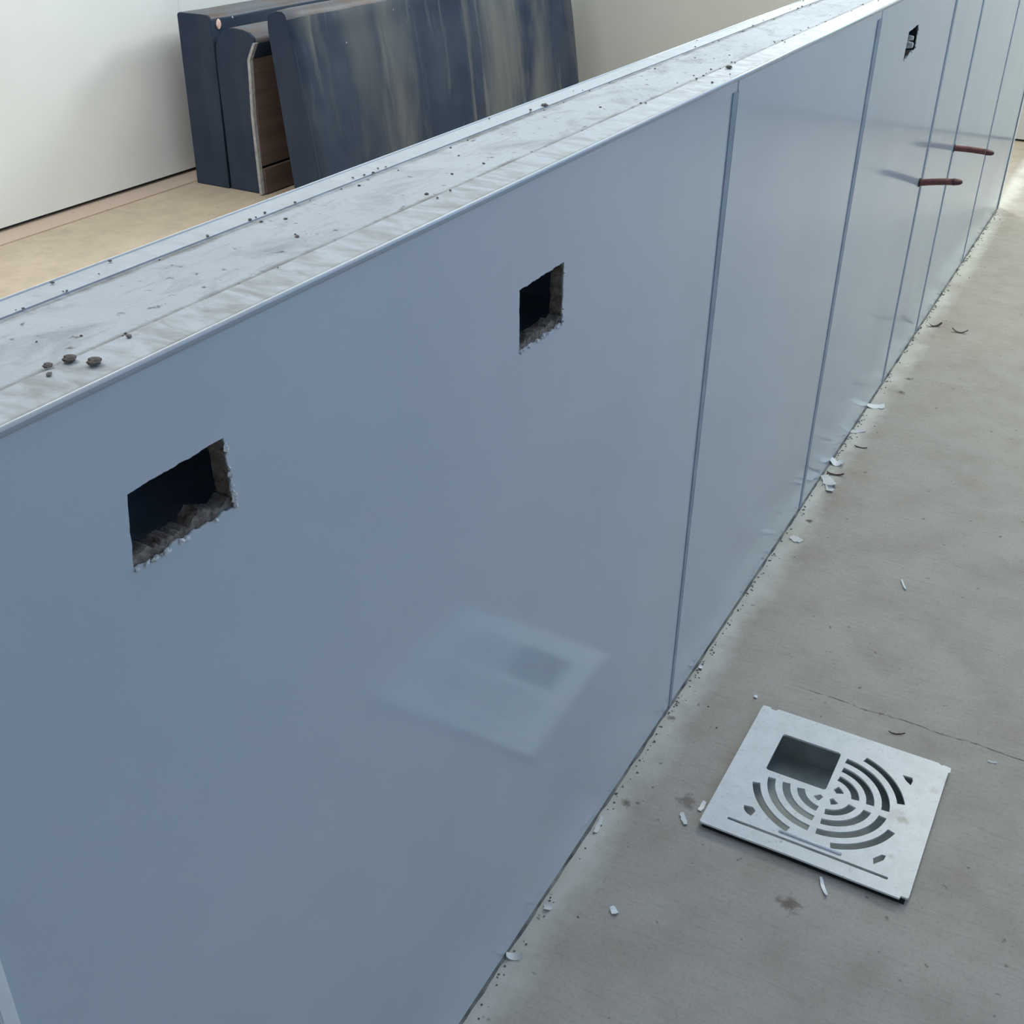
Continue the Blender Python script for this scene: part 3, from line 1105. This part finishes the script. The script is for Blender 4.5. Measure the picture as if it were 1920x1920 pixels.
# x, y, length, width, angle(deg from X), material, curl, label
for (x, y, l, wd, an, m, cu, lb) in [
    (0.888, -0.013, 0.021, 0.010, -60, M_SHAVE2, 0.5, 'folded white scrap against the partition foot, nearest to the camera'),
    (0.981, -0.014, 0.013, 0.010, 20, M_SHAVE2, 0.5, 'small pale scrap at the partition foot, second from the camera'),
    (1.019, -0.096, 0.013, 0.009, 60, M_SHAVE, 0.6, 'bright white crumpled scrap lying alone in front of the drain'),
    (1.152, -0.011, 0.034, 0.007, 8, M_SHAVE2, 0.1, 'long pale sliver lying along the partition foot'),
    (1.225, -0.116, 0.024, 0.0075, 35, M_SHAVE2, 0.15, 'pale shaving a little left of the drain corner'),
    (1.263, -0.131, 0.022, 0.007, -2, M_SHAVE, 0.1, 'white shaving touching the left corner of the drain'),
    (1.200, -0.333, 0.032, 0.005, 30, M_SHAVE, 0.2, 'thin white shaving below the near edge of the drain'),
    (1.577, -0.010, 0.010, 0.007, 20, M_SHAVE, 0.5, 'tiny bright white chip at the partition foot by the first joint'),
    (1.549, -0.120, 0.007, 0.006, 0, M_SHAVE, 0.4, 'tiny white crumb just above the top corner of the drain'),
    (2.806, -0.020, 0.046, 0.024, -70, M_SHAVE, 0.2, 'brightest white scrap, farthest along the partition foot'),
    (2.640, -0.012, 0.050, 0.014, -55, M_SHAVE2, 0.15, 'narrow pale scrap against the partition foot, just before the brightest one'),
    (2.452, -0.016, 0.038, 0.026, -85, M_SHAVE, 0.75, 'arched white curl with a dark shadow below it'),
    (2.352, -0.026, 0.046, 0.026, 45, M_SHAVE2, 0.3, 'largest cream scrap with two facets, under the arched curl'),
    (2.078, -0.032, 0.026, 0.020, 70, M_SHAVE2, 0.05, 'flat pale square scrap between the drain and the cream scrap'),
    (2.018, -0.264, 0.034, 0.0045, 25, M_SHAVE2, 0.1, 'thin pale sliver alone in the middle of the floor'),
    (1.581, -0.498, 0.014, 0.0035, -80, M_SHAVE2, 0.1, 'thin pale sliver beyond the far right corner of the drain'),
]:
    chip('plastic_scrap', x, y, l, wd, an, m, lb, 'scrap', GR, curl=cu)

chip('plastic_scrap', 2.325, -0.034, 0.034, 0.018, 20, M_SHAVE2, 'second cream scrap overlapping the largest one', 'scrap', GR, curl=0.2, z=0.0)

GF = 'dark fibres on the floor'
for (x, y, l, wd, an, cu, lb) in [
    (1.573, -0.350, 0.026, 0.0016, -70, 0.3, 'thin dark curved fibre beyond the top edge of the drain'),
    (3.444, -0.114, 0.045, 0.008, -85, 0.5, 'dark brown fibre out on the floor, away from the partition'),
    (3.457, -0.040, 0.04, 0.010, -60, 0.6, 'dark tuft by the partition foot beneath the farther pipe'),
    (2.56, -0.045, 0.030, 0.003, -85, 0.2, 'dark thin sliver by the largest cream scrap'),
    (2.395, -0.028, 0.038, 0.006, -75, 0.3, 'dark bent fibre between the arched curl and the cream scrap'),
]:
    chip('dark_fibre', x, y, l, wd, an, M_FIBRE, lb, 'fibre', GF, thick=0.001, curl=cu)


def lump(bm, c, r, seed, sz=0.7, sub=1):
    res = bmesh.ops.create_icosphere(bm, subdivisions=sub, radius=r)
    for v_ in res['verts']:
        q = v_.co.copy()
        q = q * (1 + 0.55 * noise.noise(q / r * 1.4 + Vector((seed, 0, 0))) + 0.2 * noise.noise(q / r * 4 + Vector((seed, 0, 0))))
        q.z *= sz
        v_.co = q + Vector(c)


# crumbs as individual lumps on the cap
GC = 'dark mortar crumbs on top of the partition'
for (x, y, z, r, lb) in [
    (0.414, 0.034, 1.0, 0.0042, 'dark mortar crumb on the cap, left one of the close pair'),
    (0.418, 0.019, 1.0, 0.0045, 'dark mortar crumb on the cap, right one of the close pair'),
    (0.402, 0.038, 1.0, 0.0030, 'small flat crumb on the cap just left of the close pair'),
    (0.398, 0.078, 0.9995, 0.0038, 'lone brown crumb near the left end of the cap'),
    (1.50, 0.028, 1.0, 0.0048, 'black crumb on the cap front trim above the first joint'),
    (1.17, 0.122, 0.9995, 0.0040, 'dark crumb on the rear line of the cap by the dusty slab'),
]:
    bm = bmesh.new()
    lump(bm, (0, 0, 0), r * 0.9, x * 9, 0.42, 3)
    zm = min(v_.co.z for v_ in bm.verts)
    for v_ in bm.verts:
        v_.co.z -= zm
    o = obj('mortar_crumb', bm, M_CRUMB)
    o.location = (x, y, z + 0.0024)
    tag(o, lb, 'crumb', GC)

rnd = random.Random(3)
bm = bmesh.new()
for k in range(300):
    x = 0.3 + 3.4 * rnd.random() ** 1.3
    line = rnd.random()
    if line < 0.4:
        y, sp = 0.119, 0.004
    elif line < 0.75:
        y, sp = 0.039, 0.006
    else:
        y, sp = 0.08, 0.045
    # crumbs gather in drifts
    if noise.noise(Vector((x * 4.5, line > 0.4, 0))) < 0.02 and line < 0.75:
        continue
    y = min(max(y + rnd.gauss(0, sp), 0.012), 0.14)
    lump(bm, (x, y, (1.0015 if 0.0355 < y < 0.118 else 1.003) + 0.0004), rnd.uniform(0.0006, 0.0019), k, 0.6)
tag(obj('cap_grit', bm, M_CRUMB), 'fine dark grit scattered along the partition cap', 'grit', kind='stuff')

bm = bmesh.new()
for k in range(520):
    x = 0.75 + 4.1 * rnd.random()
    cl = noise.noise(Vector((x * 5, 3, 0)))
    if cl < -0.05 and rnd.random() < 0.75:
        continue
    y = -0.0065 - abs(rnd.gauss(0, 0.005 if rnd.random() < .9 else 0.04))
    lump(bm, (x, y, 0.0005), rnd.uniform(0.0003, 0.0017) * (1 + 0.4 * x / 2), k, 0.6)
tag(obj('floor_grit', bm, M_CRUMB), 'dark grit gathered on the floor along the partition foot', 'grit', kind='stuff')
